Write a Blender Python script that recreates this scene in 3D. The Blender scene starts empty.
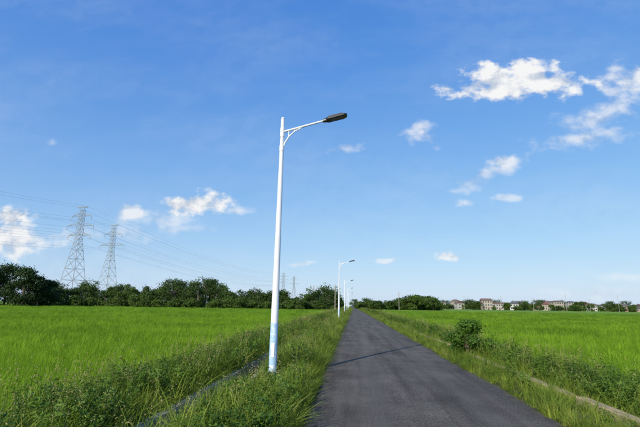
import bpy, math, random
import numpy as np
from mathutils import Vector, Matrix
rng = np.random.default_rng(7)
random.seed(7)
scene = bpy.context.scene
scene.view_settings.view_transform = 'Standard'
scene.view_settings.look = 'None'
scene.view_settings.exposure = 0

# ------------------------------------------------------------ helpers
def new_mat(name):
    m = bpy.data.materials.new(name); m.use_nodes = True
    nt = m.node_tree; nt.nodes.clear()
    out = nt.nodes.new('ShaderNodeOutputMaterial')
    return m, nt, out
def N(nt, t, **kw):
    n = nt.nodes.new(t)
    for k, v in kw.items(): setattr(n, k, v)
    return n
def L(nt, a, b): nt.links.new(a, b)
def math_node(nt, op, a, b=None, clamp=False):
    n = N(nt, 'ShaderNodeMath', operation=op); n.use_clamp = clamp
    for i, v in enumerate((a, b)):
        if v is None: continue
        if isinstance(v, (int, float)): n.inputs[i].default_value = v
        else: L(nt, v, n.inputs[i])
    return n.outputs[0]
def ramp(nt, fac, stops):
    r = N(nt, 'ShaderNodeValToRGB')
    e = r.color_ramp.elements
    while len(e) < len(stops): e.new(0.5)
    for i, (p, c) in enumerate(stops):
        e[i].position = p; e[i].color = (c[0], c[1], c[2], 1)
    L(nt, fac, r.inputs[0]); return r.outputs[0]
def noise(nt, vec, scale, detail=4, rough=0.55):
    n = N(nt, 'ShaderNodeTexNoise'); n.inputs['Scale'].default_value = scale
    n.inputs['Detail'].default_value = detail; n.inputs['Roughness'].default_value = rough
    if vec is not None: L(nt, vec, n.inputs['Vector'])
    return n.outputs['Fac']
def mixc(nt, fac, a, b, mode='MIX'):
    n = N(nt, 'ShaderNodeMix', data_type='RGBA', blend_type=mode)
    for s, v in ((n.inputs[0], fac), (n.inputs[6], a), (n.inputs[7], b)):
        if isinstance(v, (int, float)): s.default_value = v
        elif isinstance(v, tuple): s.default_value = (*v, 1)
        else: L(nt, v, s)
    return n.outputs[2]
def simple_mat(name, col, rough=0.6, metal=0.0, var=0.12, scale=3.0, bump=0.0):
    m, nt, out = new_mat(name)
    p = N(nt, 'ShaderNodeBsdfPrincipled')
    tc = N(nt, 'ShaderNodeTexCoord')
    f = noise(nt, tc.outputs['Object'], scale, 5)
    c = ramp(nt, f, [(0.3, tuple(x*(1-var) for x in col)), (0.7, tuple(min(1, x*(1+var)) for x in col))])
    L(nt, c, p.inputs['Base Color'])
    p.inputs['Roughness'].default_value = rough; p.inputs['Metallic'].default_value = metal
    if bump:
        b = N(nt, 'ShaderNodeBump'); b.inputs['Strength'].default_value = bump
        b.inputs['Distance'].default_value = 0.01
        L(nt, noise(nt, tc.outputs['Object'], scale*12, 6), b.inputs['Height']); L(nt, b.outputs[0], p.inputs['Normal'])
    L(nt, p.outputs[0], out.inputs[0]); return m
def leaf_mat(name, c1, c2, trans=0.35, use_attr=False, patch=0.25, spec=0.25, dry=None, pamp=0.9, stretchx=1.0):
    m, nt, out = new_mat(name)
    if use_attr:
        a = N(nt, 'ShaderNodeAttribute', attribute_name='tint'); f = a.outputs['Fac']
    else:
        o = N(nt, 'ShaderNodeObjectInfo'); f = o.outputs['Random']
    g = N(nt, 'ShaderNodeNewGeometry')
    mp = N(nt, 'ShaderNodeMapping'); mp.inputs['Scale'].default_value = (stretchx, 1, 1); L(nt, g.outputs['Position'], mp.inputs[0])
    pn = noise(nt, mp.outputs[0], patch, 3, .6)
    f2 = math_node(nt, 'ADD', math_node(nt, 'MULTIPLY', f, 0.55), math_node(nt, 'MULTIPLY', math_node(nt, 'SUBTRACT', pn, 0.25 if pamp < 1 else .33), pamp), clamp=True)
    stops = [(0.0, c1), (0.85, c2)]
    if dry: stops.append((1.0, dry))
    col = ramp(nt, f2, stops)
    d = N(nt, 'ShaderNodeBsdfPrincipled'); d.inputs['Roughness'].default_value = 0.55
    d.inputs['Specular IOR Level'].default_value = spec
    L(nt, col, d.inputs['Base Color'])
    t = N(nt, 'ShaderNodeBsdfTranslucent')
    L(nt, mixc(nt, 1.0, col, (1.25, 1.1, 0.6), 'MULTIPLY'), t.inputs[0])
    mx = N(nt, 'ShaderNodeMixShader'); mx.inputs[0].default_value = trans
    L(nt, d.outputs[0], mx.inputs[1]); L(nt, t.outputs[0], mx.inputs[2]); L(nt, mx.outputs[0], out.inputs[0])
    return m

class MB:
    def __init__(s): s.v = []; s.f = []; s.m = []; s.t = []; s.n = 0
    def add(s, v, f, mat=0, tint=0.5):
        v = np.asarray(v, float).reshape(-1, 3)
        f = [tuple(int(i)+s.n for i in q) for q in f]
        s.v.append(v); s.f += f; s.n += len(v)
        s.m += [mat]*len(f)
        s.t += ([tint]*len(f) if np.isscalar(tint) else list(tint))
    def quads(s, q, mat=0, tint=0.5):      # q: (N,4,3)
        n = len(q)
        idx = (np.arange(n*4).reshape(n, 4))
        s.add(q.reshape(-1, 3), idx, mat, tint)
    def tube(s, pts, rad, seg=8, mat=0, cap=True):
        pts = [Vector(p) for p in pts]; rings = []
        prev = None
        for i, p in enumerate(pts):
            d = (pts[min(i+1, len(pts)-1)] - pts[max(i-1, 0)]).normalized()
            a = Vector((0, 0, 1)) if abs(d.z) < 0.9 else Vector((0, 1, 0))
            if prev is None: u = d.cross(a).normalized()
            else: u = (prev - d*prev.dot(d)).normalized()
            prev = u; w = d.cross(u)
            r = rad[i] if hasattr(rad, '__len__') else rad
            rings.append([p + (u*math.cos(2*math.pi*k/seg) + w*math.sin(2*math.pi*k/seg))*r for k in range(seg)])
        v = [tuple(x) for r in rings for x in r]; f = []
        for i in range(len(pts)-1):
            for k in range(seg):
                k2 = (k+1) % seg
                f.append((i*seg+k, i*seg+k2, (i+1)*seg+k2, (i+1)*seg+k))
        if cap:
            f.append(tuple(reversed(range(seg)))); f.append(tuple((len(pts)-1)*seg+k for k in range(seg)))
        s.add(v, f, mat)
    def box(s, c, sz, mat=0, M=None):
        x, y, z = [a/2 for a in sz]
        v = [Vector((i*x, j*y, k*z)) for i in (-1, 1) for j in (-1, 1) for k in (-1, 1)]
        if M is not None: v = [M @ a for a in v]
        v = [tuple(a+Vector(c)) for a in v]
        s.add(v, [(0,1,3,2),(4,6,7,5),(0,4,5,1),(2,3,7,6),(0,2,6,4),(1,5,7,3)], mat)
    def obj(s, name, mats, smooth=False, link=True, loc=(0,0,0), parent=None, rot=None):
        me = bpy.data.meshes.new(name)
        V = np.concatenate(s.v)
        me.from_pydata(V.tolist(), [], s.f)
        for m in mats: me.materials.append(m)
        me.polygons.foreach_set('material_index', s.m)
        if smooth: me.polygons.foreach_set('use_smooth', [True]*len(s.f))
        a = me.attributes.new('tint', 'FLOAT', 'FACE'); a.data.foreach_set('value', s.t)
        me.update()
        o = bpy.data.objects.new(name, me); o.location = loc
        if rot: o.rotation_euler = rot
        if link: scene.collection.objects.link(o)
        if parent: o.parent = parent
        return o
def empty(name, loc=(0,0,0), rot=(0,0,0)):
    e = bpy.data.objects.new(name, None); e.location = loc; e.rotation_euler = rot
    e.empty_display_size = 0.2
    scene.collection.objects.link(e); return e

# ------------------------------------------------------------ camera
cam = bpy.data.cameras.new('camera'); cam.lens = 24; cam.sensor_width = 36
cam.clip_start = 0.1; cam.clip_end = 8000
co = bpy.data.objects.new('camera', cam); scene.collection.objects.link(co); scene.camera = co
PITCH = 12.15
co.matrix_world = (Matrix.Translation((0, 0, 1.6)) @ Matrix.Rotation(math.radians(4.45), 4, 'Z')
    @ Matrix.Rotation(math.radians(90+PITCH), 4, 'X') @ Matrix.Rotation(math.radians(0.85), 4, 'Z'))

# ------------------------------------------------------------ sun + sky
SUN_EL = 28.0
az = math.atan2(-0.44, -0.90)
sd = Vector((math.sin(az)*math.cos(math.radians(SUN_EL)), math.cos(az)*math.cos(math.radians(SUN_EL)), math.sin(math.radians(SUN_EL))))
sl = bpy.data.lights.new('sun', 'SUN'); sl.energy = 5.0; sl.angle = math.radians(0.5); sl.color = (1.0, 0.92, 0.77)
so = bpy.data.objects.new('sun', sl); so.rotation_euler = (-sd).to_track_quat('-Z', 'Y').to_euler(); so.location = (-20, -40, 30)
scene.collection.objects.link(so)

w = bpy.data.worlds.new('sky'); scene.world = w; w.use_nodes = True
try: w.cycles.sampling_method = 'NONE'
except Exception as ex: print(ex)
nt = w.node_tree; nt.nodes.clear()
wout = N(nt, 'ShaderNodeOutputWorld'); bg = N(nt, 'ShaderNodeBackground'); bg.inputs[1].default_value = 0.1
L(nt, bg.outputs[0], wout.inputs[0])
sky = N(nt, 'ShaderNodeTexSky', sky_type='NISHITA'); sky.sun_disc = False
sky.sun_elevation = math.radians(SUN_EL); sky.sun_rotation = az % (2*math.pi)
sky.air_density = 1.0; sky.dust_density = 0.6; sky.ozone_density = 2.5
# tone curve of the sky, one power per channel (camera colour response)
sc = N(nt, 'ShaderNodeSeparateColor'); L(nt, sky.outputs[0], sc.inputs[0])
cc = N(nt, 'ShaderNodeCombineColor')
for i, (k, gm) in enumerate([(.80, 1.02), (.86, .66), (1.00, .29)]):
    x_ = math_node(nt, 'MULTIPLY', sc.outputs[i], 0.1)
    L(nt, math_node(nt, 'MULTIPLY', math_node(nt, 'POWER', x_, gm), k*10), cc.inputs[i])
tc = N(nt, 'ShaderNodeTexCoord'); sx = N(nt, 'ShaderNodeSeparateXYZ'); L(nt, tc.outputs['Generated'], sx.inputs[0])
# aerosol haze towards the horizon
hz = math_node(nt, 'MULTIPLY', math_node(nt, 'POWER', 2.718, math_node(nt, 'MULTIPLY', math_node(nt, 'MAXIMUM', sx.outputs[2], 0.0), -4.8)), .58)
SKY = mixc(nt, hz, cc.outputs[0], (6.7, 8.0, 9.3))
yy = math_node(nt, 'MAXIMUM', sx.outputs[1], 0.08)
X = math_node(nt, 'DIVIDE', sx.outputs[0], yy); Z = math_node(nt, 'DIVIDE', sx.outputs[2], yy)
cx = N(nt, 'ShaderNodeCombineXYZ'); L(nt, X, cx.inputs[0]); L(nt, Z, cx.inputs[1])
P = cx.outputs[0]
wn = N(nt, 'ShaderNodeTexNoise'); wn.inputs['Scale'].default_value = 11; wn.inputs['Detail'].default_value = 3; L(nt, P, wn.inputs['Vector'])
sub = N(nt, 'ShaderNodeVectorMath', operation='SUBTRACT'); L(nt, wn.outputs['Color'], sub.inputs[0]); sub.inputs[1].default_value = (.5,.5,.5)
scl = N(nt, 'ShaderNodeVectorMath', operation='MULTIPLY'); L(nt, sub.outputs[0], scl.inputs[0]); scl.inputs[1].default_value = (0.07, 0.040, 0)
pw = N(nt, 'ShaderNodeVectorMath', operation='ADD'); L(nt, P, pw.inputs[0]); L(nt, scl.outputs[0], pw.inputs[1])
PW = pw.outputs[0]
stretch = N(nt, 'ShaderNodeMapping'); stretch.inputs['Scale'].default_value = (0.8, 1.1, 1); L(nt, P, stretch.inputs[0])
def fbm(off=(0,0,0), det=7):
    mp = N(nt, 'ShaderNodeMapping'); mp.inputs['Location'].default_value = off; L(nt, stretch.outputs[0], mp.inputs[0])
    return noise(nt, mp.outputs[0], 19, det, 0.57)
n1 = fbm(); n2 = fbm((0.012, -0.030, 0), 4)
nA = math_node(nt, 'SUBTRACT', n1, 0.5)
CL = [
 (.400,.537,.185,.036,-2,1.0,.55),(.35,.555,.085,.040,0,1.0,.55),(.44,.56,.10,.040,0,1.0,.55),(.50,.55,.07,.03,0,.95,.7),
 (.169,.4225,.05,.034,-35,.8,1.1),(-.025,.379,.045,.018,8,.55,1.1),
 (.60,.46,.17,.040,27,.75,1.3),(.552,.40,.13,.030,6,.70,1.3),(.69,.54,.11,.05,15,.85,1.0),
 (.32,.31,.13,.022,22,.68,1.2),(.36,.34,.05,.018,10,.75,.9),(.267,.237,.03,.012,0,.6,1.1),(.369,.2556,.05,.010,6,.55,1.0),
 (.223,.112,.038,.011,-4,.8,.8),
 (-.385,.245,.095,.030,-3,1.0,.6),(-.277,.228,.06,.012,-3,.6,1.1),(-.48,.205,.14,.036,-6,.7,1.4),(-.54,.22,.06,.02,0,.8,.9),(-.42,.18,.10,.018,0,.5,1.3),
 (-.87,.155,.13,.050,-6,.95,.8),(-.88,.21,.06,.032,0,1.0,.6),(-.78,.14,.12,.026,0,.8,1.1),(-.56,.165,.14,.03,0,.45,1.4),
 (.543,.035,.16,.02,0,.45,1.6),(.075,.1,.022,.008,0,.6,.8),(-.115,.095,.03,.007,0,.5,.8),(-.777,.41,.02,.01,0,.35,1.4),
 (.62,.075,.12,.012,0,.4,1.5)]
D = None
for (cx_, cz, hw, hh, ang, wt, soft) in CL:
    mp = N(nt, 'ShaderNodeMapping', vector_type='TEXTURE')
    mp.inputs['Location'].default_value = (cx_, cz, 0); mp.inputs['Rotation'].default_value = (0, 0, math.radians(ang))
    mp.inputs['Scale'].default_value = (hw*1.15, hh*1.25, 1); L(nt, PW, mp.inputs[0])
    ln = N(nt, 'ShaderNodeVectorMath', operation='LENGTH'); L(nt, mp.outputs[0], ln.inputs[0])
    v = math_node(nt, 'SUBTRACT', 0.95, ln.outputs['Value'])
    v = math_node(nt, 'ADD', v, math_node(nt, 'MULTIPLY', nA, 2.6))
    mr = N(nt, 'ShaderNodeMapRange', interpolation_type='SMOOTHSTEP'); L(nt, v, mr.inputs[0])
    mr.inputs[1].default_value = 0; mr.inputs[2].default_value = soft; mr.inputs[4].default_value = wt
    D = mr.outputs[0] if D is None else math_node(nt, 'MAXIMUM', D, mr.outputs[0])
ms = N(nt, 'ShaderNodeMapping'); ms.inputs['Scale'].default_value = (1.0, 2.6, 1); ms.inputs['Rotation'].default_value = (0,0,math.radians(-14)); L(nt, PW, ms.inputs[0])
ci = N(nt, 'ShaderNodeMapRange'); L(nt, noise(nt, ms.outputs[0], 1.6, 5, 0.55), ci.inputs[0])
ci.inputs[1].default_value = 0.42; ci.inputs[2].default_value = 0.85; ci.inputs[4].default_value = 0.17
D = math_node(nt, 'MAXIMUM', D, ci.outputs[0])
front = N(nt, 'ShaderNodeMapRange'); L(nt, sx.outputs[1], front.inputs[0]); front.inputs[1].default_value = 0.08; front.inputs[2].default_value = 0.25
D = math_node(nt, 'MULTIPLY', D, front.outputs[0])
lit = math_node(nt, 'ADD', math_node(nt, 'MULTIPLY', math_node(nt, 'SUBTRACT', n1, n2), 3.0), 0.56, clamp=True)
ccol = ramp(nt, lit, [(0.1, (5.4, 6.1, 7.3)), (0.75, (9.2, 9.25, 9.3))])
L(nt, mixc(nt, D, SKY, ccol), bg.inputs[0])

# ------------------------------------------------------------ materials
m_rice = leaf_mat('rice_leaf', (0.075, 0.19, 0.008), (0.28, 0.45, 0.025), 0.35, patch=0.22, spec=.15, pamp=1.4, stretchx=.5)
m_grass = leaf_mat('verge_grass_leaf', (0.07, 0.14, 0.012), (0.27, 0.35, 0.05), 0.35, patch=1.1, dry=(0.42, 0.35, 0.15), spec=.15, pamp=1.4)
m_weed = leaf_mat('weed_leaf', (0.035, 0.085, 0.010), (0.14, 0.24, 0.03), 0.3, patch=1.0, pamp=1.3)
m_seed = leaf_mat('seed_head', (0.22, 0.22, 0.07), (0.42, 0.36, 0.16), 0.2, patch=0.8)
m_tree = leaf_mat('tree_leaf', (0.014, 0.038, 0.006), (0.085, 0.145, 0.020), 0.22, use_attr=True, patch=0.05, pamp=1.2)
m_tree_dark = leaf_mat('dark_tree_leaf', (0.010, 0.028, 0.007), (0.038, 0.075, 0.015), 0.2, use_attr=True, patch=0.06)
m_bush = leaf_mat('bush_leaf', (0.03, 0.085, 0.010), (0.10, 0.20, 0.022), 0.3, use_attr=True, patch=0.9)
m_bark = simple_mat('bark', (0.12, 0.09, 0.065), 0.9, var=0.3, scale=6, bump=0.5)
m_white = simple_mat('white_paint', (0.72, 0.74, 0.78), 0.35, var=0.05, scale=2.5)
m_dark = simple_mat('dark_aluminium', (0.025, 0.026, 0.03), 0.4, var=0.1)
m_lens = simple_mat('led_lens', (0.10, 0.10, 0.11), 0.15, var=0.1)
m_steel = simple_mat('galvanised_steel', (0.42, 0.44, 0.47), 0.5, 0.3, var=0.1)
m_rusty = simple_mat('weathered_flange', (0.30, 0.27, 0.23), 0.8, 0.1, var=0.3, scale=14)
m_wire = simple_mat('wire', (0.22, 0.24, 0.27), 0.5)
m_conc = simple_mat('concrete', (0.27, 0.25, 0.21), 0.9, var=0.4, scale=5, bump=0.6)
m_curb = simple_mat('sandy_concrete', (0.40, 0.30, 0.18), 0.92, var=0.35, scale=4, bump=0.7)
m_glass = simple_mat('window_glass', (0.03, 0.04, 0.05), 0.15)
m_water = simple_mat('ditch_water', (0.02, 0.022, 0.015), 0.1, var=0.3)

m_ground, nt, out = new_mat('ground_soil_and_fields')
p = N(nt, 'ShaderNodeBsdfPrincipled'); p.inputs['Roughness'].default_value = 0.95; p.inputs['Specular IOR Level'].default_value = 0.1
g = N(nt, 'ShaderNodeNewGeometry'); s = N(nt, 'ShaderNodeSeparateXYZ'); L(nt, g.outputs['Position'], s.inputs[0])
soil = ramp(nt, noise(nt, g.outputs['Position'], 2.5, 8), [(0.3, (0.05, 0.06, 0.02)), (0.55, (0.10, 0.10, 0.04)), (0.75, (0.20, 0.155, 0.09))])
mpn = N(nt, 'ShaderNodeMapping'); mpn.inputs['Scale'].default_value = (0.25, 1, 1); L(nt, g.outputs['Position'], mpn.inputs[0])
fieldc = ramp(nt, noise(nt, mpn.outputs[0], 0.035, 6), [(0.35, (0.10, 0.21, 0.02)), (0.5, (0.16, 0.28, 0.03)), (0.66, (0.26, 0.34, 0.07))])
fieldc = mixc(nt, 0.5, fieldc, ramp(nt, noise(nt, g.outputs['Position'], 1.5, 8, .7), [(0.3, (0.04, 0.09, 0.01)), (0.7, (0.24, 0.40, 0.05))]))
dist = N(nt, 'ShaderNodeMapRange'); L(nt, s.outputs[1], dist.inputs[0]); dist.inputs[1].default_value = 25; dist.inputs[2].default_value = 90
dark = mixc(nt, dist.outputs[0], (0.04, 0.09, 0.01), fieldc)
ax = math_node(nt, 'ABSOLUTE', math_node(nt, 'SUBTRACT', s.outputs[0], 0.9))
mk = N(nt, 'ShaderNodeMapRange'); L(nt, ax, mk.inputs[0]); mk.inputs[1].default_value = 4.6; mk.inputs[2].default_value = 5.4
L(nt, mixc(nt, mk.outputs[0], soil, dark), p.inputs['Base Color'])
b = N(nt, 'ShaderNodeBump'); b.inputs['Strength'].default_value = 0.8; b.inputs['Distance'].default_value = 0.08
L(nt, noise(nt, g.outputs['Position'], 9, 8, .7), b.inputs['Height']); L(nt, b.outputs[0], p.inputs['Normal'])
L(nt, p.outputs[0], out.inputs[0])

m_asph, nt, out = new_mat('asphalt')
p = N(nt, 'ShaderNodeBsdfPrincipled'); p.inputs['Roughness'].default_value = 0.9; p.inputs['Specular IOR Level'].default_value = 0.12
g = N(nt, 'ShaderNodeNewGeometry'); s = N(nt, 'ShaderNodeSeparateXYZ'); L(nt, g.outputs['Position'], s.inputs[0])
mpn = N(nt, 'ShaderNodeMapping'); mpn.inputs['Scale'].default_value = (1, 0.06, 1); L(nt, g.outputs['Position'], mpn.inputs[0])
base = ramp(nt, noise(nt, mpn.outputs[0], 2.6, 6, .65), [(0.32, (0.070, 0.063, 0.055)), (0.68, (0.135, 0.123, 0.108))])
base = mixc(nt, 0.75, base, ramp(nt, noise(nt, g.outputs['Position'], 0.8, 6, .6), [(0.35, (0.62,0.62,0.62)), (0.65, (1.2,1.2,1.18))]), 'MULTIPLY')
grit = ramp(nt, noise(nt, g.outputs['Position'], 55, 5, .85), [(0.38, (0.22, 0.22, 0.22)), (0.62, (2.1, 2.07, 2.0))])
base = mixc(nt, 0.95, base, grit, 'MULTIPLY')
# two faint polished wheel tracks
tr = math_node(nt, 'ABSOLUTE', math_node(nt, 'SUBTRACT', math_node(nt, 'ABSOLUTE', math_node(nt, 'SUBTRACT', s.outputs[0], 1.2)), 0.78))
trk = N(nt, 'ShaderNodeMapRange', interpolation_type='SMOOTHSTEP'); L(nt, math_node(nt, 'ADD', tr, math_node(nt, 'MULTIPLY', noise(nt, mpn.outputs[0], 3, 4), .3)), trk.inputs[0])
trk.inputs[1].default_value = .1; trk.inputs[2].default_value = .55; trk.inputs[3].default_value = .35; trk.inputs[4].default_value = 0
base = mixc(nt, trk.outputs[0], base, (0.15, 0.138, 0.122))
ax = math_node(nt, 'ABSOLUTE', math_node(nt, 'SUBTRACT', s.outputs[0], 1.17))
ed = math_node(nt, 'ADD', ax, math_node(nt, 'MULTIPLY', noise(nt, g.outputs['Position'], 3, 6), 0.5))
mk = N(nt, 'ShaderNodeMapRange'); L(nt, ed, mk.inputs[0]); mk.inputs[1].default_value = 1.90; mk.inputs[2].default_value = 2.18; mk.inputs[4].default_value = 0.7
L(nt, mixc(nt, mk.outputs[0], base, (0.21, 0.175, 0.12)), p.inputs['Base Color'])
b = N(nt, 'ShaderNodeBump'); b.inputs['Strength'].default_value = 0.9; b.inputs['Distance'].default_value = 0.012
L(nt, noise(nt, g.outputs['Position'], 45, 6, .75), b.inputs['Height']); L(nt, b.outputs[0], p.inputs['Normal'])
L(nt, p.outputs[0], out.inputs[0])

# ------------------------------------------------------------ ground sheet
prof = [(-3000,-.3),(-600,-.3),(-150,-.3),(-40,-.3),(-12,-.3),(-4.9,-.3),(-4.4,-.16),(-3.8,-.04),(-3.2,.0),(-2.80,-.03),(-2.785,-.62),
        (-2.165,-.62),(-2.15,-.02),(-1.7,.04),(-1.2,.02),(-.8,-.03),(-.3,-.05),(1.2,-.05),(2.8,-.05),(3.2,-.03),(3.6,.0),(3.88,.0),(4.1,-.06),(4.6,-.14),
        (5.4,-.18),(6.1,-.3),(14,-.3),(40,-.3),(150,-.3),(600,-.3),(3000,-.3)]
ys = list(np.concatenate([np.arange(-60, 0, 4), np.arange(0, 40, .5), np.arange(40, 120, 4), np.geomspace(120, 5000, 24)]))
V = []; F = []
for j, y in enumerate(ys):
    for i, (x, z) in enumerate(prof):
        jz = 0
        if (-4.9 < x < -2.9) or (-2.1 < x < -.9) or (3.3 < x < 6): jz = random.uniform(-.03, .03)
        V.append((x, y, z+jz))
n = len(prof)
for j in range(len(ys)-1):
    for i in range(n-1):
        F.append((j*n+i, j*n+i+1, (j+1)*n+i+1, (j+1)*n+i))
mb = MB(); mb.add(V, F); mb.obj('ground', [m_ground])

V = []; F = []
ry = list(np.concatenate([np.arange(-30, 60, .25), np.arange(60, 140, 2), np.arange(140, 720, 20)]))
for y in ry:
    a = -.74 + .05*math.sin(y*.9) + random.uniform(-.035, .035); c = 3.05 + .05*math.sin(y*.7+1) + random.uniform(-.035, .035)
    xs = [a, a+.12, -.1, .6, 1.2, 1.8, 2.5, c-.12, c]
    for i, x in enumerate(xs):
        crown_ = .03*(1-((x-1.2)/1.9)**2)
        V.append((x, y, (-.06 if i in (0, 8) else 0.0)+crown_))
n = 9
for j in range(len(ry)-1):
    for i in range(n-1): F.append((j*n+i, j*n+i+1, (j+1)*n+i+1, (j+1)*n+i))
mb = MB(); mb.add(V, F); mb.obj('road', [m_asph], smooth=True)

def extrude_profile(mb, pts, ylist, mat=0, jit=0.0):
    V = []; F = []; n = len(pts)
    for y in ylist:
        dx = random.uniform(-jit, jit)
        for (x, z) in pts: V.append((x+dx, y, z))
    for j in range(len(ylist)-1):
        for i in range(n):
            k = (i+1) % n
            F.append((j*n+i, j*n+k, (j+1)*n+k, (j+1)*n+i))
    F.append(tuple(reversed(range(n)))); F.append(tuple((len(ylist)-1)*n+i for i in range(n)))
    mb.add(V, F, mat)
e = empty('concrete_ditch')
mb = MB(); extrude_profile(mb, [(-2.82,.04),(-2.69,.04),(-2.67,-.5),(-2.29,-.5),(-2.26,.04),(-2.14,.04),(-2.14,-.6),(-2.82,-.6)], list(np.arange(-20, 240, 2.0)), jit=.008)
mb.obj('channel', [m_conc], parent=e)
mb = MB(); mb.add([(-2.673,-20,-.42),(-2.287,-20,-.42),(-2.287,238,-.42),(-2.673,238,-.42)], [(0,1,2,3)]); mb.obj('water', [m_water], parent=e)
mb = MB()
y = -10.0
while y < 200:
    l = random.uniform(2.2, 3.2); h = random.uniform(.07, .12); dx = random.uniform(-.02, .02)
    extrude_profile(mb, [(3.89+dx,-.1),(3.89+dx,h-.02),(3.91+dx,h),(4.05+dx,h),(4.07+dx,h-.02),(4.07+dx,-.25)], [y, y+l*.33, y+l*.66, y+l], jit=.006)
    y += l + random.choice([.02, .02, .02, .3])
mb.obj('concrete_curb', [m_curb])

# ------------------------------------------------------------ plant prototypes (instanced)
def blade_strip(base, dirv, lean, h, wd, segs=3, curl=0.5):
    side = np.array([-dirv[1], dirv[0], 0.0]); out = []
    pts = []
    for k in range(segs+1):
        t = k/segs
        r = lean*(t**(1+curl))*h
        z = h*(t - 0.35*lean*t*t)
        pts.append(base + np.array([dirv[0]*r, dirv[1]*r, z]))
    ws = [wd*(1-(k/segs)**1.6*0.92) for k in range(segs+1)]
    for k in range(segs):
        out.append([pts[k]-side*ws[k]/2, pts[k]+side*ws[k]/2, pts[k+1]+side*ws[k+1]/2, pts[k+1]-side*ws[k+1]/2])
    return out
def tuft(n, rad, hmin, hmax, wd, lmin, lmax, seed, segs=3):
    r = np.random.default_rng(seed); q = []
    for i in range(n):
        a = r.uniform(0, 2*math.pi); rr = rad*math.sqrt(r.uniform()); b = np.array([math.cos(a)*rr, math.sin(a)*rr, -0.02])
        a2 = a + r.normal(0, .9); q += blade_strip(b, (math.cos(a2), math.sin(a2)), r.uniform(lmin, lmax), r.uniform(hmin, hmax), wd*r.uniform(.7, 1.2), segs)
    return q
def mkcol(name, objs):
    c = bpy.data.collections.new(name)
    for o in objs: c.objects.link(o)
    return c
def leafquads(C, Nrm, size, r, aspect=0.55):
    n = len(C)
    t = r.normal(size=(n, 3)); t -= Nrm*np.sum(t*Nrm, 1)[:, None]; t /= np.linalg.norm(t, axis=1)[:, None]+1e-9
    b = np.cross(Nrm, t); s_ = (size if hasattr(size, '__len__') else np.full(n, size))[:, None]
    fold = Nrm*s_*0.12
    return np.stack([C - t*s_*.5, C + b*s_*.5*aspect + fold, C + t*s_*.5, C - b*s_*.5*aspect + fold], axis=1)

protos_rice = []
for k in range(4):
    mb = MB(); mb.quads(np.array(tuft(28, .08, .40, .68, .013, .10, .60, 10+k, 3))); protos_rice.append(mb.obj('rice_tuft', [m_rice], link=False))
protos_grass = []
for k in range(4):
    mb = MB(); mb.quads(np.array(tuft(40, .13, .14, .42, .010, .3, 1.2, 20+k, 3))); protos_grass.append(mb.obj('grass_tuft', [m_grass], link=False))
def weed(seed, h, leaf, seeds=False):
    r = np.random.default_rng(seed); mb = MB()
    for st in range(5):
        a = r.uniform(0, 2*math.pi); ln = r.uniform(.1, .45); hh = h*r.uniform(.6, 1.0)
        top = np.array([math.cos(a)*ln*hh, math.sin(a)*ln*hh, hh])
        pts = [np.zeros(3), top*np.array([.35, .35, .5]), top]
        mb.tube([tuple(q) for q in pts], [.006, .004, .002], 4)
        m = 24; t = r.uniform(.15, 1, m)[:, None]
        C = np.where(t < .5, pts[0]+(pts[1]-pts[0])*t*2, pts[1]+(pts[2]-pts[1])*(t-.5)*2)
        off = r.normal(size=(m, 3))*np.array([1, 1, .4]); off /= np.linalg.norm(off, axis=1)[:, None]
        C = C + off*leaf*.55
        nr = off*.4 + np.array([0, 0, 1.0]) + r.normal(size=(m, 3))*.35; nr /= np.linalg.norm(nr, axis=1)[:, None]
        mb.quads(leafquads(C, nr, r.uniform(.6, 1.2, m)*leaf, r, .45), 0)
        if seeds:
            m = 9; C = top + r.normal(size=(m, 3))*np.array([.012, .012, .045]); nr = r.normal(size=(m, 3)); nr /= np.linalg.norm(nr, axis=1)[:, None]
            mb.quads(leafquads(C, nr, np.full(m, .018), r, .6), 1)
    return mb.obj('weed_plant', [m_weed, m_seed], link=False)
def seedgrass(seed, h):
    r = np.random.default_rng(seed); mb = MB()
    mb.quads(np.array(tuft(22, .06, .2, .5, .009, .3, 1.0, seed, 3)), 0)
    for st in range(8):
        a = r.uniform(0, 2*math.pi); hh = h*r.uniform(.7, 1); ln = r.uniform(.1, .4)
        q = blade_strip(np.zeros(3), (math.cos(a), math.sin(a)), ln, hh, .005, 3); mb.quads(np.array(q), 0)
        tip = np.array(q[-1][2])
        m = 9; C = tip + r.normal(size=(m, 3))*np.array([.010, .010, .05]); nr = r.normal(size=(m, 3)); nr /= np.linalg.norm(nr, axis=1)[:, None]
        mb.quads(leafquads(C, nr, np.full(m, .022), r, .35), 1)
    return mb.obj('seed_grass', [m_grass, m_seed], link=False)
protos_weed = [weed(31, .42, .065), weed(32, .5, .05, True), seedgrass(37, .75), weed(34, .55, .08), weed(35, .48, .07), weed(36, .6, .045)]
C_rice = mkcol('rice_tufts', protos_rice); C_grass = mkcol('grass_tufts', protos_grass); C_weed = mkcol('weed_plants', protos_weed)

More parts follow.
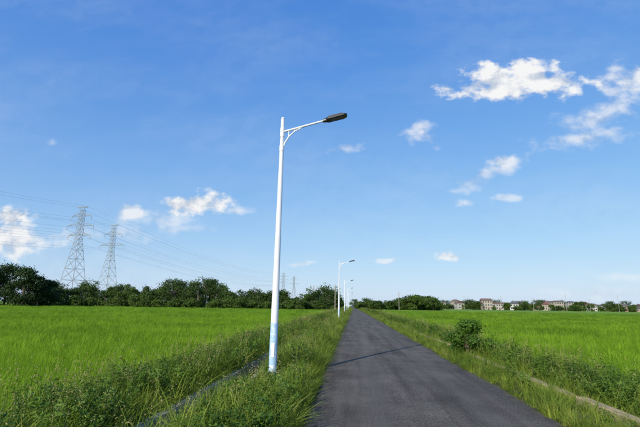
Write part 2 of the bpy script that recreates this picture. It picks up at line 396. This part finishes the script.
def scatter(name, pts, scl3, col, nvar, tilt=0.12):
    n = len(pts)
    me = bpy.data.meshes.new(name); me.from_pydata(np.asarray(pts).tolist(), [], [])
    a = me.attributes.new('scl', 'FLOAT_VECTOR', 'POINT'); a.data.foreach_set('vector', np.asarray(scl3, dtype=np.float32).ravel())
    rot = np.stack([rng.normal(0, tilt, n), rng.normal(0, tilt, n), rng.uniform(0, 6.283, n)], 1)
    a = me.attributes.new('rot', 'FLOAT_VECTOR', 'POINT'); a.data.foreach_set('vector', rot.astype(np.float32).ravel())
    a = me.attributes.new('idx', 'INT', 'POINT'); a.data.foreach_set('value', rng.integers(0, nvar, n).astype(np.int32))
    o = bpy.data.objects.new(name, me); scene.collection.objects.link(o)
    ng = bpy.data.node_groups.new(name+'_nodes', 'GeometryNodeTree')
    ng.interface.new_socket('Geometry', in_out='INPUT', socket_type='NodeSocketGeometry')
    ng.interface.new_socket('Geometry', in_out='OUTPUT', socket_type='NodeSocketGeometry')
    gi = ng.nodes.new('NodeGroupInput'); go = ng.nodes.new('NodeGroupOutput')
    ip = ng.nodes.new('GeometryNodeInstanceOnPoints'); ci = ng.nodes.new('GeometryNodeCollectionInfo')
    ci.inputs['Collection'].default_value = col; ci.inputs['Separate Children'].default_value = True; ci.inputs['Reset Children'].default_value = True
    def attr(nm, ty):
        q = ng.nodes.new('GeometryNodeInputNamedAttribute'); q.data_type = ty; q.inputs['Name'].default_value = nm
        return q.outputs['Attribute']
    e2r = ng.nodes.new('FunctionNodeEulerToRotation')
    ng.links.new(attr('rot', 'FLOAT_VECTOR'), e2r.inputs[0])
    ng.links.new(gi.outputs[0], ip.inputs['Points']); ng.links.new(ci.outputs[0], ip.inputs['Instance'])
    ip.inputs['Pick Instance'].default_value = True
    ng.links.new(attr('idx', 'INT'), ip.inputs['Instance Index'])
    ng.links.new(e2r.outputs[0], ip.inputs['Rotation']); ng.links.new(attr('scl', 'FLOAT_VECTOR'), ip.inputs['Scale'])
    ng.links.new(ip.outputs[0], go.inputs[0])
    md = o.modifiers.new('scatter', 'NODES'); md.node_group = ng
    return o

def rand_rect(x0, x1, y0, y1, dens):
    n = int((x1-x0)*(y1-y0)*dens)
    return np.stack([rng.uniform(x0, x1, n), rng.uniform(y0, y1, n)], 1)
def wedge(sign, edge, slope, y0, y1, dens, margin=4):
    xm = slope*y1 + margin
    q = rand_rect(edge, xm, y0, y1, dens)
    q = q[q[:, 0] < slope*q[:, 1] + margin]
    q[:, 0] *= sign; return q
def field(name, sign, edge, slope):
    P_ = []; S_ = []
    for (y0, y1, d, sxy, sz) in [(2, 14, 34, 1.0, 1.0), (14, 26, 18, 1.35, 1.0), (26, 50, 8, 1.9, 1.0), (50, 90, 3.2, 2.9, 1.0), (90, 165, 1.0, 4.8, 1.05)]:
        q = wedge(sign, edge, slope, y0, y1, d)
        if y0 < 50:   # planted in drilled rows
            q[:, 0] = np.round(q[:, 0]/.30)*.30 + rng.normal(0, .04, len(q))
        n = len(q); big = 0.92 + 0.12*np.sin(q[:, 0]*.31+1)*np.sin(q[:, 1]*.23) 
        P_.append(np.column_stack([q, np.full(n, -.3)]))
        k = rng.uniform(.78, 1.15, n)*big
        S_.append(np.column_stack([sxy*rng.uniform(.8, 1.2, n), sxy*rng.uniform(.8, 1.2, n), sz*k]))
    return scatter(name, np.concatenate(P_), np.concatenate(S_), C_rice, 4, 0.08)
field('rice_paddy', -1, 4.7, 0.93)
field('rice_paddy', 1, 6.0, 0.76)

def strip(name, x0, x1, col, nvar, bands, smin=.7, smax=1.3, prob=None):
    P_ = []; S_ = []
    for (y0, y1, d, s_) in bands:
        q = rand_rect(x0, x1, y0, y1, d)
        if prob is not None:
            q = q[rng.uniform(size=len(q)) < prob(q[:, 0], q[:, 1])]
        # thin growth round the lamp foundation
        q = q[np.hypot((q[:, 0]+1.77)/.20, (q[:, 1]-9.80)/.22) > 1]
        n = len(q); k = rng.uniform(smin, smax, n)*s_
        dl = np.hypot(q[:, 0]+1.72, (q[:, 1]-9.2)*.5); k = k*np.clip(dl/.8, .45, 1)
        # mown back along the asphalt and the ditch rim
        k = k*np.where(np.abs(q[:, 0]+1.5) < 1, np.clip(.35+(-.72-q[:, 0])/.45, .4, 1)*np.clip(.45+(q[:, 0]+2.16)/.35, .45, 1), 1)
        P_.append(np.column_stack([q, np.zeros(n)])); S_.append(np.column_stack([k, k, k/(s_**.6)]))
    P_ = np.concatenate(P_); S_ = np.concatenate(S_)
    P_[:, 2] = np.interp(P_[:, 0], [a[0] for a in prof], [a[1] for a in prof])
    return scatter(name, P_, S_, col, nvar, 0.22)
B = lambda d: [(2, 14, d, 1.0), (14, 35, d*.6, 1.15), (35, 80, d*.28, 1.5), (80, 220, d*.08, 2.5)]
clump = lambda x, y: 0.30 + 0.70*(np.sin(x*2.7+y*.9)*np.sin(y*.53+x)*.5+.5)
strip('roadside_grass', -2.12, -.72, C_grass, 4, B(66), smax=1.7)
strip('roadside_weeds', -2.08, -.90, C_weed, 6, B(24), prob=clump, smin=.6, smax=1.3)
strip('ditch_bank_grass', -4.9, -2.86, C_grass, 4, B(42), smax=1.7)
strip('ditch_bank_weeds', -4.7, -2.88, C_weed, 6, B(34), prob=clump, smin=.65, smax=1.4)
strip('roadside_grass', 3.02, 3.88, C_grass, 4, B(50), prob=lambda x, y: .25+.75*clump(x, y), smin=.5, smax=1.0)
strip('roadside_weeds', 3.15, 3.88, C_weed, 6, B(10), prob=clump, smin=.35, smax=.7)
strip('field_bank_grass', 4.12, 6.2, C_grass, 4, B(40), smax=1.5)
strip('field_bank_weeds', 4.15, 6.1, C_weed, 6, B(32), prob=clump, smin=.65, smax=1.45)

# ------------------------------------------------------------ trees
def crown(mb, r, base, h, wd, lobes, per, leaf, mat=1, z0=.25, tint0=.5, trunk=True):
    base = np.asarray(base, float)
    Ls = []
    for i in range(lobes):
        t = r.uniform(z0, 1)
        rad = wd*.5*math.sin(math.pi*min(1, (t-z0)/(1-z0)*.75+.22))**.7*r.uniform(.25, 1)
        a = r.uniform(0, 2*math.pi); lr = wd*r.uniform(.13, .24)
        c = base + np.array([math.cos(a)*rad, math.sin(a)*rad, min(t*h, h-lr*.7)])
        Ls.append((c, lr))
    if trunk:
        tr = h*.022+.05
        mb.tube([tuple(base-np.array([0,0,.3])), tuple(base+np.array([r.normal()*.02*h, r.normal()*.02*h, h*.35])), tuple(base+np.array([r.normal()*.03*h, 0, h*.8]))], [tr, tr*.7, tr*.2], 6, 0)
        for (c, lr) in Ls[:7]:
            s0 = base+np.array([0, 0, h*r.uniform(.2, .5)]); mid = (s0+c)/2+np.array([0, 0, .04*h])
            mb.tube([tuple(s0), tuple(mid), tuple(c)], [tr*.45, tr*.28, tr*.08], 5, 0, cap=False)
    for (c, lr) in Ls:
        d = r.normal(size=(per, 3)); d /= np.linalg.norm(d, axis=1)[:, None]
        rr = lr*(r.uniform(size=per)**.4)*(1+.25*r.normal(size=per))
        C = c + d*rr[:, None]*np.array([1.15, 1.15, .8])
        nr = d + r.normal(size=(per, 3))*.5; nr /= np.linalg.norm(nr, axis=1)[:, None]
        tint = np.clip(tint0 + r.normal(0, .12) + r.normal(0, .12, per), 0, 1)
        mb.quads(leafquads(C, nr, leaf*r.uniform(.6, 1.3, per), r, .7), mat, tint)
def tree_obj(name, x, y, h, wd, mat, seed, tint=.5, lobes=34, per=140, leaf=.55):
    r = np.random.default_rng(seed); mb = MB(); crown(mb, r, (0, 0, 0), h, wd, lobes, per, leaf, tint0=tint, z0=.08)
    return mb.obj(name, [m_bark, mat], loc=(x, y, -.3))
for i, (X_, d, h, wd) in enumerate([(-.89,128,12.5,11),(-.845,132,13.5,12),(-.80,126,12,9),(-.765,130,9.5,8),(-.94,130,13,12),(-1.0,130,12,11),(-.735,134,8.5,7)]):
    tree_obj('broadleaf_tree', X_*d, d, h, wd, m_tree_dark, 100+i, tint=.35)
def row(name, specs, mat, seed, leaf=.55):
    r = np.random.default_rng(seed); mb = MB()
    for (x, y, h, wd, tint) in specs:
        crown(mb, r, (x, y, -.3), h, wd, 14, 90, leaf, tint0=tint, z0=.12)
    return mb.obj(name, [m_bark, mat])
r = np.random.default_rng(5)
hprof = lambda X_: np.interp(X_, [-.75,-.68,-.62,-.58,-.54,-.5,-.45,-.40,-.34,-.30,-.26,-.22,-.18,-.14,-.115,-.10,-.06,-.035,-.02], [9,8.5,10,7.5,9,7,10,12,11.5,8,6.5,8.5,7,6.5,5,9,10,6,3])
sp = []
for i in range(96):
    X_ = -.76 + .74*(i+r.uniform(-.5, .5))/96; d = r.uniform(158, 190)
    h = hprof(X_)*r.uniform(.65, 1.12)*d/165; sp.append((X_*d, d, h, h*r.uniform(.7, 1.15), r.uniform(.05, .55)))
row('distant_tree_row', sp, m_tree, 6)
sp = []
for i in range(60):
    X_ = -.74 + .70*r.uniform(); d = r.uniform(150, 158)
    h = r.uniform(1.5, 4.2); sp.append((X_*d, d, h, h*1.5, r.uniform(.3, .95)))
for X_ in (-.52, -.50, -.475, -.555):
    sp.append((X_*152, 152, r.uniform(4.5, 6), 5, .95))
row('distant_shrub_row', sp, m_tree, 8, .45)
sp = []
for i in range(48):
    X_ = .015 + .18*r.uniform(); d = r.uniform(250, 300); h = np.interp(X_, [0,.03,.07,.10,.12,.17,.2],[3.5,5,4,4.5,7.5,8,4])*r.uniform(.75,1.15)
    sp.append((X_*d, d, h, h*1.2, r.uniform(.1, .7)))
for i in range(130):
    X_ = -.1 + 1.0*r.uniform(); d = r.uniform(560, 660); h = r.uniform(6, 14)
    sp.append((X_*d, d, h, h*1.4, r.uniform(.1, .5)))
for i in range(130):
    X_ = .17 + .6*r.uniform(); d = r.uniform(410, 560); h = r.uniform(2.5, 9)
    sp.append((X_*d, d, h, h*1.3, r.uniform(.1, .7)))
row('distant_tree_row', sp, m_tree, 9, .9)

# ------------------------------------------------------------ bush by the road
r = np.random.default_rng(77); mb = MB()
for (cx_, cy, h, wd, lobes) in [(0, 0, 1.25, 1.35, 28), (.45, -.25, .6, .9, 12), (-.3, .35, .8, .8, 10)]:
    crown(mb, r, (cx_, cy, -.05), h, wd, lobes, 200, .075, z0=.10, tint0=.45, trunk=False)
for i in range(14):
    a = r.uniform(0, 6.28); q = r.uniform(.2, .5); hh = r.uniform(.7, 1.2)
    mb.tube([(0, 0, -.1), (math.cos(a)*q*.4, math.sin(a)*q*.4, hh*.5), (math.cos(a)*q, math.sin(a)*q, hh)], [.014, .009, .003], 5, 0)
    m = 30; t = r.uniform(.75, 1.12, m)[:, None]; C = np.array([math.cos(a)*q, math.sin(a)*q, hh])*t + r.normal(size=(m, 3))*.035
    nr = r.normal(size=(m, 3)); nr /= np.linalg.norm(nr, axis=1)[:, None]
    mb.quads(leafquads(C, nr, np.full(m, .07), r, .6), 1, .75)
mb.obj('roadside_bush', [m_bark, m_bush], loc=(4.05, 15.9, -.03))

# ------------------------------------------------------------ street lamps
m_wrap, nt, out = new_mat('reflective_wrap')
p = N(nt, 'ShaderNodeBsdfPrincipled'); p.inputs['Roughness'].default_value = 0.4
tcn = N(nt, 'ShaderNodeTexCoord')
L(nt, ramp(nt, noise(nt, tcn.outputs['Object'], 5, 6, .65), [(0.36, (0.66, 0.72, 0.78)), (0.46, (0.30, 0.50, 0.74)), (0.56, (0.40, 0.57, 0.76)), (0.64, (0.66, 0.72, 0.78))]), p.inputs['Base Color'])
L(nt, p.outputs[0], out.inputs[0])
def street_lamp(x, y, rz=0.0):
    e = empty('street_lamp', (x, y, 0), (0, math.radians(.35), rz))
    mb = MB()
    mb.tube([(0,0,.10),(0,0,1.5),(0,0,6.15)], [.086,.082,.043], 20)
    mb.tube([(0,0,6.15),(0,0,6.19)], [.049,.03], 16)
    mb.obj('pole', [m_white], smooth=False, parent=e)
    mb = MB()
    mb.tube([(0,0,.0),(0,0,.06)], .15, 16)
    mb.tube([(0,0,.06),(0,0,.10)], [.098,.089], 16)
    for k in range(4):
        a = math.pi/4 + k*math.pi/2
        mb.tube([(.125*math.cos(a), .125*math.sin(a), .06), (.125*math.cos(a), .125*math.sin(a), .10)], .013, 6)
        M = Matrix.Rotation(k*math.pi/2, 3, 'Z'); mb.box(tuple(M @ Vector((.11, 0, .11))), (.05, .01, .10), 0, M)
    mb.obj('base_flange', [m_rusty], parent=e)
    mb = MB(); mb.box((0, -.082, .62), (.08, .018, .3)); mb.obj('access_door', [m_white], parent=e)
    mb = MB(); mb.tube([(0,0,.14),(0,0,1.20)], [.0885,.0860], 20, cap=False); mb.obj('notice_wrap', [m_wrap], parent=e)
    mb = MB(); zo = -.25
    mb.tube([(0,0,5.92+zo),(0,0,6.16+zo)], .056, 16)
    mb.tube([(.04,0,6.06+zo),(.5,0,6.19+zo),(1.05,0,6.345+zo)], [.028,.026,.023], 10)
    mb.tube([(.035,0,5.62+zo),(.07,0,5.76+zo),(.16,0,5.92+zo),(.30,0,6.06+zo),(.48,0,6.165+zo)], [.021,.02,.019,.017,.015], 8)
    mb.tube([(0,0,5.55+zo),(0,0,5.69+zo)], .058, 16)
    mb.tube([(.16,0,5.93+zo),(.16,0,6.09+zo)], .011, 6); mb.tube([(.30,0,6.06+zo),(.30,0,6.135+zo)], .011, 6)
    mb.obj('bracket_arm', [m_white], parent=e)
    M4 = Matrix.Translation((1.0, 0, 6.335+zo)) @ Matrix.Rotation(math.radians(-14), 4, 'Y')
    mb = MB()
    sec = [(0,.045,.03),(.08,.06,.038),(.14,.115,.040),(.54,.12,.034),(.60,.105,.024),(.62,.075,.015)]
    V = []; F = []
    for (xx, hw, hh) in sec:
        for (a, b_) in [(-1,-.6),(-.85,-1),(.85,-1),(1,-.6),(1,.4),(.7,1),(-.7,1),(-1,.4)]:
            V.append(tuple(M4 @ Vector((xx, a*hw, b_*hh))))
    for i in range(len(sec)-1):
        for k in range(8): F.append((i*8+k, i*8+(k+1)%8, (i+1)*8+(k+1)%8, (i+1)*8+k))
    F.append(tuple(range(8))); F.append(tuple(reversed([len(sec)*8-8+k for k in range(8)])))
    mb.add(V, F)
    R3 = M4.to_3x3()
    for k in range(9): mb.box(tuple(M4 @ Vector((.34, -.08+k*.02, .048))), (.36, .005, .026), 0, R3)
    mb.obj('lamp_housing', [m_dark], parent=e)
    mb = MB(); mb.box(tuple(M4 @ Vector((.36, 0, -.0425))), (.34, .17, .008), 0, R3)
    mb.obj('lens', [m_lens], parent=e)
for (x, y) in [(-1.77, 9.85), (-1.40, 44.5), (-1.45, 79), (-1.45, 114), (-1.45, 148), (-1.45, 183)]:
    street_lamp(x, y)

# ------------------------------------------------------------ pylons and wires
def pylon(x, y, h, rz, kind=0):
    e = empty('electricity_pylon', (x, y, -.3), (0, 0, rz))
    mb = MB(); bw = h*.105; ww = h*.024; waist = h*.66
    half = lambda z: np.interp(z, [0, waist, h*.96, h], [bw, ww, ww*.8, ww*.15])
    lv = [0, .13, .25, .36, .46, .55, .61, .66, .71, .76, .81, .86, .91, .96]
    t = .17
    C = [(-1,-1),(1,-1),(1,1),(-1,1)]
    for (a, b_) in C:
        mb.tube([(a*half(z), b_*half(z), z) for z in (0, waist, h*.96, h)], [t, t*.8, t*.6, t*.5], 4)
    for i in range(len(lv)-1):
        z0, z1 = lv[i]*h, lv[i+1]*h
        for k in range(4):
            a = C[k]; c = C[(k+1) % 4]
            p0 = (a[0]*half(z0), a[1]*half(z0), z0); p1 = (c[0]*half(z1), c[1]*half(z1), z1)
            q0 = (c[0]*half(z0), c[1]*half(z0), z0); q1 = (a[0]*half(z1), a[1]*half(z1), z1)
            mb.tube([p0, p1], t*.42, 4); mb.tube([q0, q1], t*.42, 4); mb.tube([q1, p1], t*.42, 4)
    mb.obj('lattice_tower', [m_steel], parent=e)
    arms = [(.70, 6.0), (.80, 7.2), (.90, 5.4)] if kind == 0 else [(.74, 8.5), (.88, 6.0)]
    arms = [(f, l*h/45) for f, l in arms] + [(.985, 3.2*h/45)]
    mb = MB(); att = []
    for (f, l) in arms:
        z = f*h; hw = half(z)
        for s_ in (-1, 1):
            tip = (s_*l, 0, z+(.0 if f < .97 else .6))
            for b_ in (-1, 1):
                mb.tube([(s_*hw*.9, b_*hw, z), tip], t*.5, 4); mb.tube([(s_*hw*.9, b_*hw, min(z+h*.035, h*.995)), tip], t*.5, 4)
            for q in (.35, .65):
                xx = s_*(hw+(l-hw)*q)
                mb.tube([(xx, -hw*(1-q), z), (xx, 0, z+h*.035*(1-q)), (xx, hw*(1-q), z)], t*.35, 4)
            if f < .97:
                mb.tube([tip, (tip[0], 0, z-1.9)], .09, 5)
                for kk in range(5): mb.tube([(tip[0], 0, z-.4-kk*.3), (tip[0], 0, z-.5-kk*.3)], .16, 6)
                att.append((tip[0], z-1.9))
            else: att.append((tip[0], z+.6))
    mb.obj('crossarms', [m_steel], parent=e)
    return att
def wires(name, A, Bp, rz, attA, attB, sag):
    cu = bpy.data.curves.new(name, 'CURVE'); cu.dimensions = '3D'; cu.bevel_depth = .022; cu.bevel_resolution = 1
    for (a, b_) in zip(attA, attB):
        pa = Vector((A[0]+a[0]*math.cos(rz), A[1]+a[0]*math.sin(rz), a[1]-.3)); pb = Vector((Bp[0]+b_[0]*math.cos(rz), Bp[1]+b_[0]*math.sin(rz), b_[1]-.3))
        s_ = cu.splines.new('POLY'); s_.points.add(32)
        for i in range(33):
            t = i/32; q = pa.lerp(pb, t); q.z -= 4*sag*t*(1-t); s_.points[i].co = (*q, 1)
    o = bpy.data.objects.new(name, cu); scene.collection.objects.link(o); cu.materials.append(m_wire)
def line(pos, h, kind):
    d = Vector((pos[1][0]-pos[0][0], pos[1][1]-pos[0][1])); rz = math.atan2(d.y, d.x) - math.pi/2
    atts = [pylon(px, py, h, rz, kind) for (px, py) in pos]
    for i in range(len(pos)-1): wires('power_lines', pos[i], pos[i+1], rz, atts[i], atts[i+1], 9)
line([(-187, -130), (-130, 192), (-100, 620)], 47, 0)
line([(-207, -70), (-138.5, 235), (-90, 660)], 46, 1)

# ------------------------------------------------------------ village houses
wallc = [simple_mat('wall_plaster', c, .9, var=.15, scale=.6) for c in [(.36,.34,.31),(.32,.26,.21),(.46,.46,.45),(.26,.18,.14),(.34,.30,.24)]]
roofc = [simple_mat('roof_tiles', c, .85, var=.25, scale=2) for c in [(.16,.075,.055),(.13,.08,.065),(.09,.09,.10),(.17,.11,.085),(.12,.11,.10)]]
def house(x, y, w_, d_, st, rz, wm, rm, r):
    e = empty('village_house', (x, y, -.3), (0, 0, rz)); H = st*3.0+.3
    mb = MB(); mb.box((0, 0, H/2), (w_, d_, H)); mb.obj('walls', [wm], parent=e)
    o = .6; rh = r.uniform(1.4, 2.4); mb = MB(); rl = w_/2-(d_/2 if r.uniform() < .5 else 0)*.7
    V = [(-w_/2-o,-d_/2-o,H+.003),(w_/2+o,-d_/2-o,H+.003),(w_/2+o,d_/2+o,H+.003),(-w_/2-o,d_/2+o,H+.003),
         (-w_/2-o,-d_/2-o,H+.18),(w_/2+o,-d_/2-o,H+.18),(w_/2+o,d_/2+o,H+.18),(-w_/2-o,d_/2+o,H+.18),(-rl,0,H+rh),(rl,0,H+rh)]
    mb.add(V, [(3,2,1,0),(0,1,5,4),(1,2,6,5),(2,3,7,6),(3,0,4,7),(4,5,9,8),(6,7,8,9),(5,6,9),(7,4,8)]); mb.obj('roof', [rm], parent=e)
    mb = MB(); fr = MB()
    nw = max(1, int(w_//2.6))
    for f in range(st):
        for k in range(nw):
            xx = (k-(nw-1)/2)*2.5
            if f == 0 and k == nw//2: continue
            for s_ in (-1, 1):
                fr.box((xx, s_*(d_/2+.03), f*3.0+1.9), (1.6, .06, 1.7)); mb.box((xx, s_*(d_/2+.06), f*3.0+1.9), (1.4, .05, 1.5))
        for s_ in (-1, 1):
            for yy_ in (-d_*.25, d_*.25):
                fr.box((s_*(w_/2+.03), yy_, f*3.0+1.9), (.06, min(1.4, d_*.4), 1.6)); mb.box((s_*(w_/2+.06), yy_, f*3.0+1.9), (.05, min(1.2, d_*.35), 1.4))
    mb.obj('windows', [m_glass], parent=e); fr.obj('window_frames', [m_white], parent=e)
    mb = MB(); mb.box(((nw//2-(nw-1)/2)*2.5, -d_/2-.04, 1.2), (1.5, .08, 2.3)); mb.obj('door', [m_bark], parent=e)
r = np.random.default_rng(12)
Xs = np.linspace(.195, .74, 56)
for i, X_ in enumerate(Xs):
    d = r.uniform(450, 600); X_ = X_ + r.uniform(-.008, .008)
    house(X_*d, d, r.uniform(7, 12), r.uniform(6.5, 9), int(r.choice([1, 2, 2, 2, 3])), r.uniform(-.7, .7), wallc[int(r.integers(5))], roofc[int(r.integers(5))], r)
house(-111, 148, 2.6, 2.4, 1, .2, wallc[2], roofc[3], r)

for i, (X_, d, h) in enumerate([(.105,190,8),(.25,400,12),(.33,410,13),(.40,390,11),(.47,400,14),(.52,410,11),(.58,390,14),(.63,400,13),(-.04,150,9),(-.09,160,9)]):
    e = empty('utility_pole', (X_*d, d, -.3)); mb = MB()
    mb.tube([(0,0,0),(0,0,h)], [.16,.10], 8); mb.obj('pole', [m_conc], parent=e)
    mb = MB(); mb.box((0,0,h-.5), (1.8,.1,.12)); mb.box((0,0,h-1.3), (1.4,.1,.12))
    for q in (-.8, -.3, .3, .8): mb.tube([(q,0,h-.44),(q,0,h-.2)], .05, 6)
    mb.obj('crossarms', [m_steel], parent=e)
print('built')
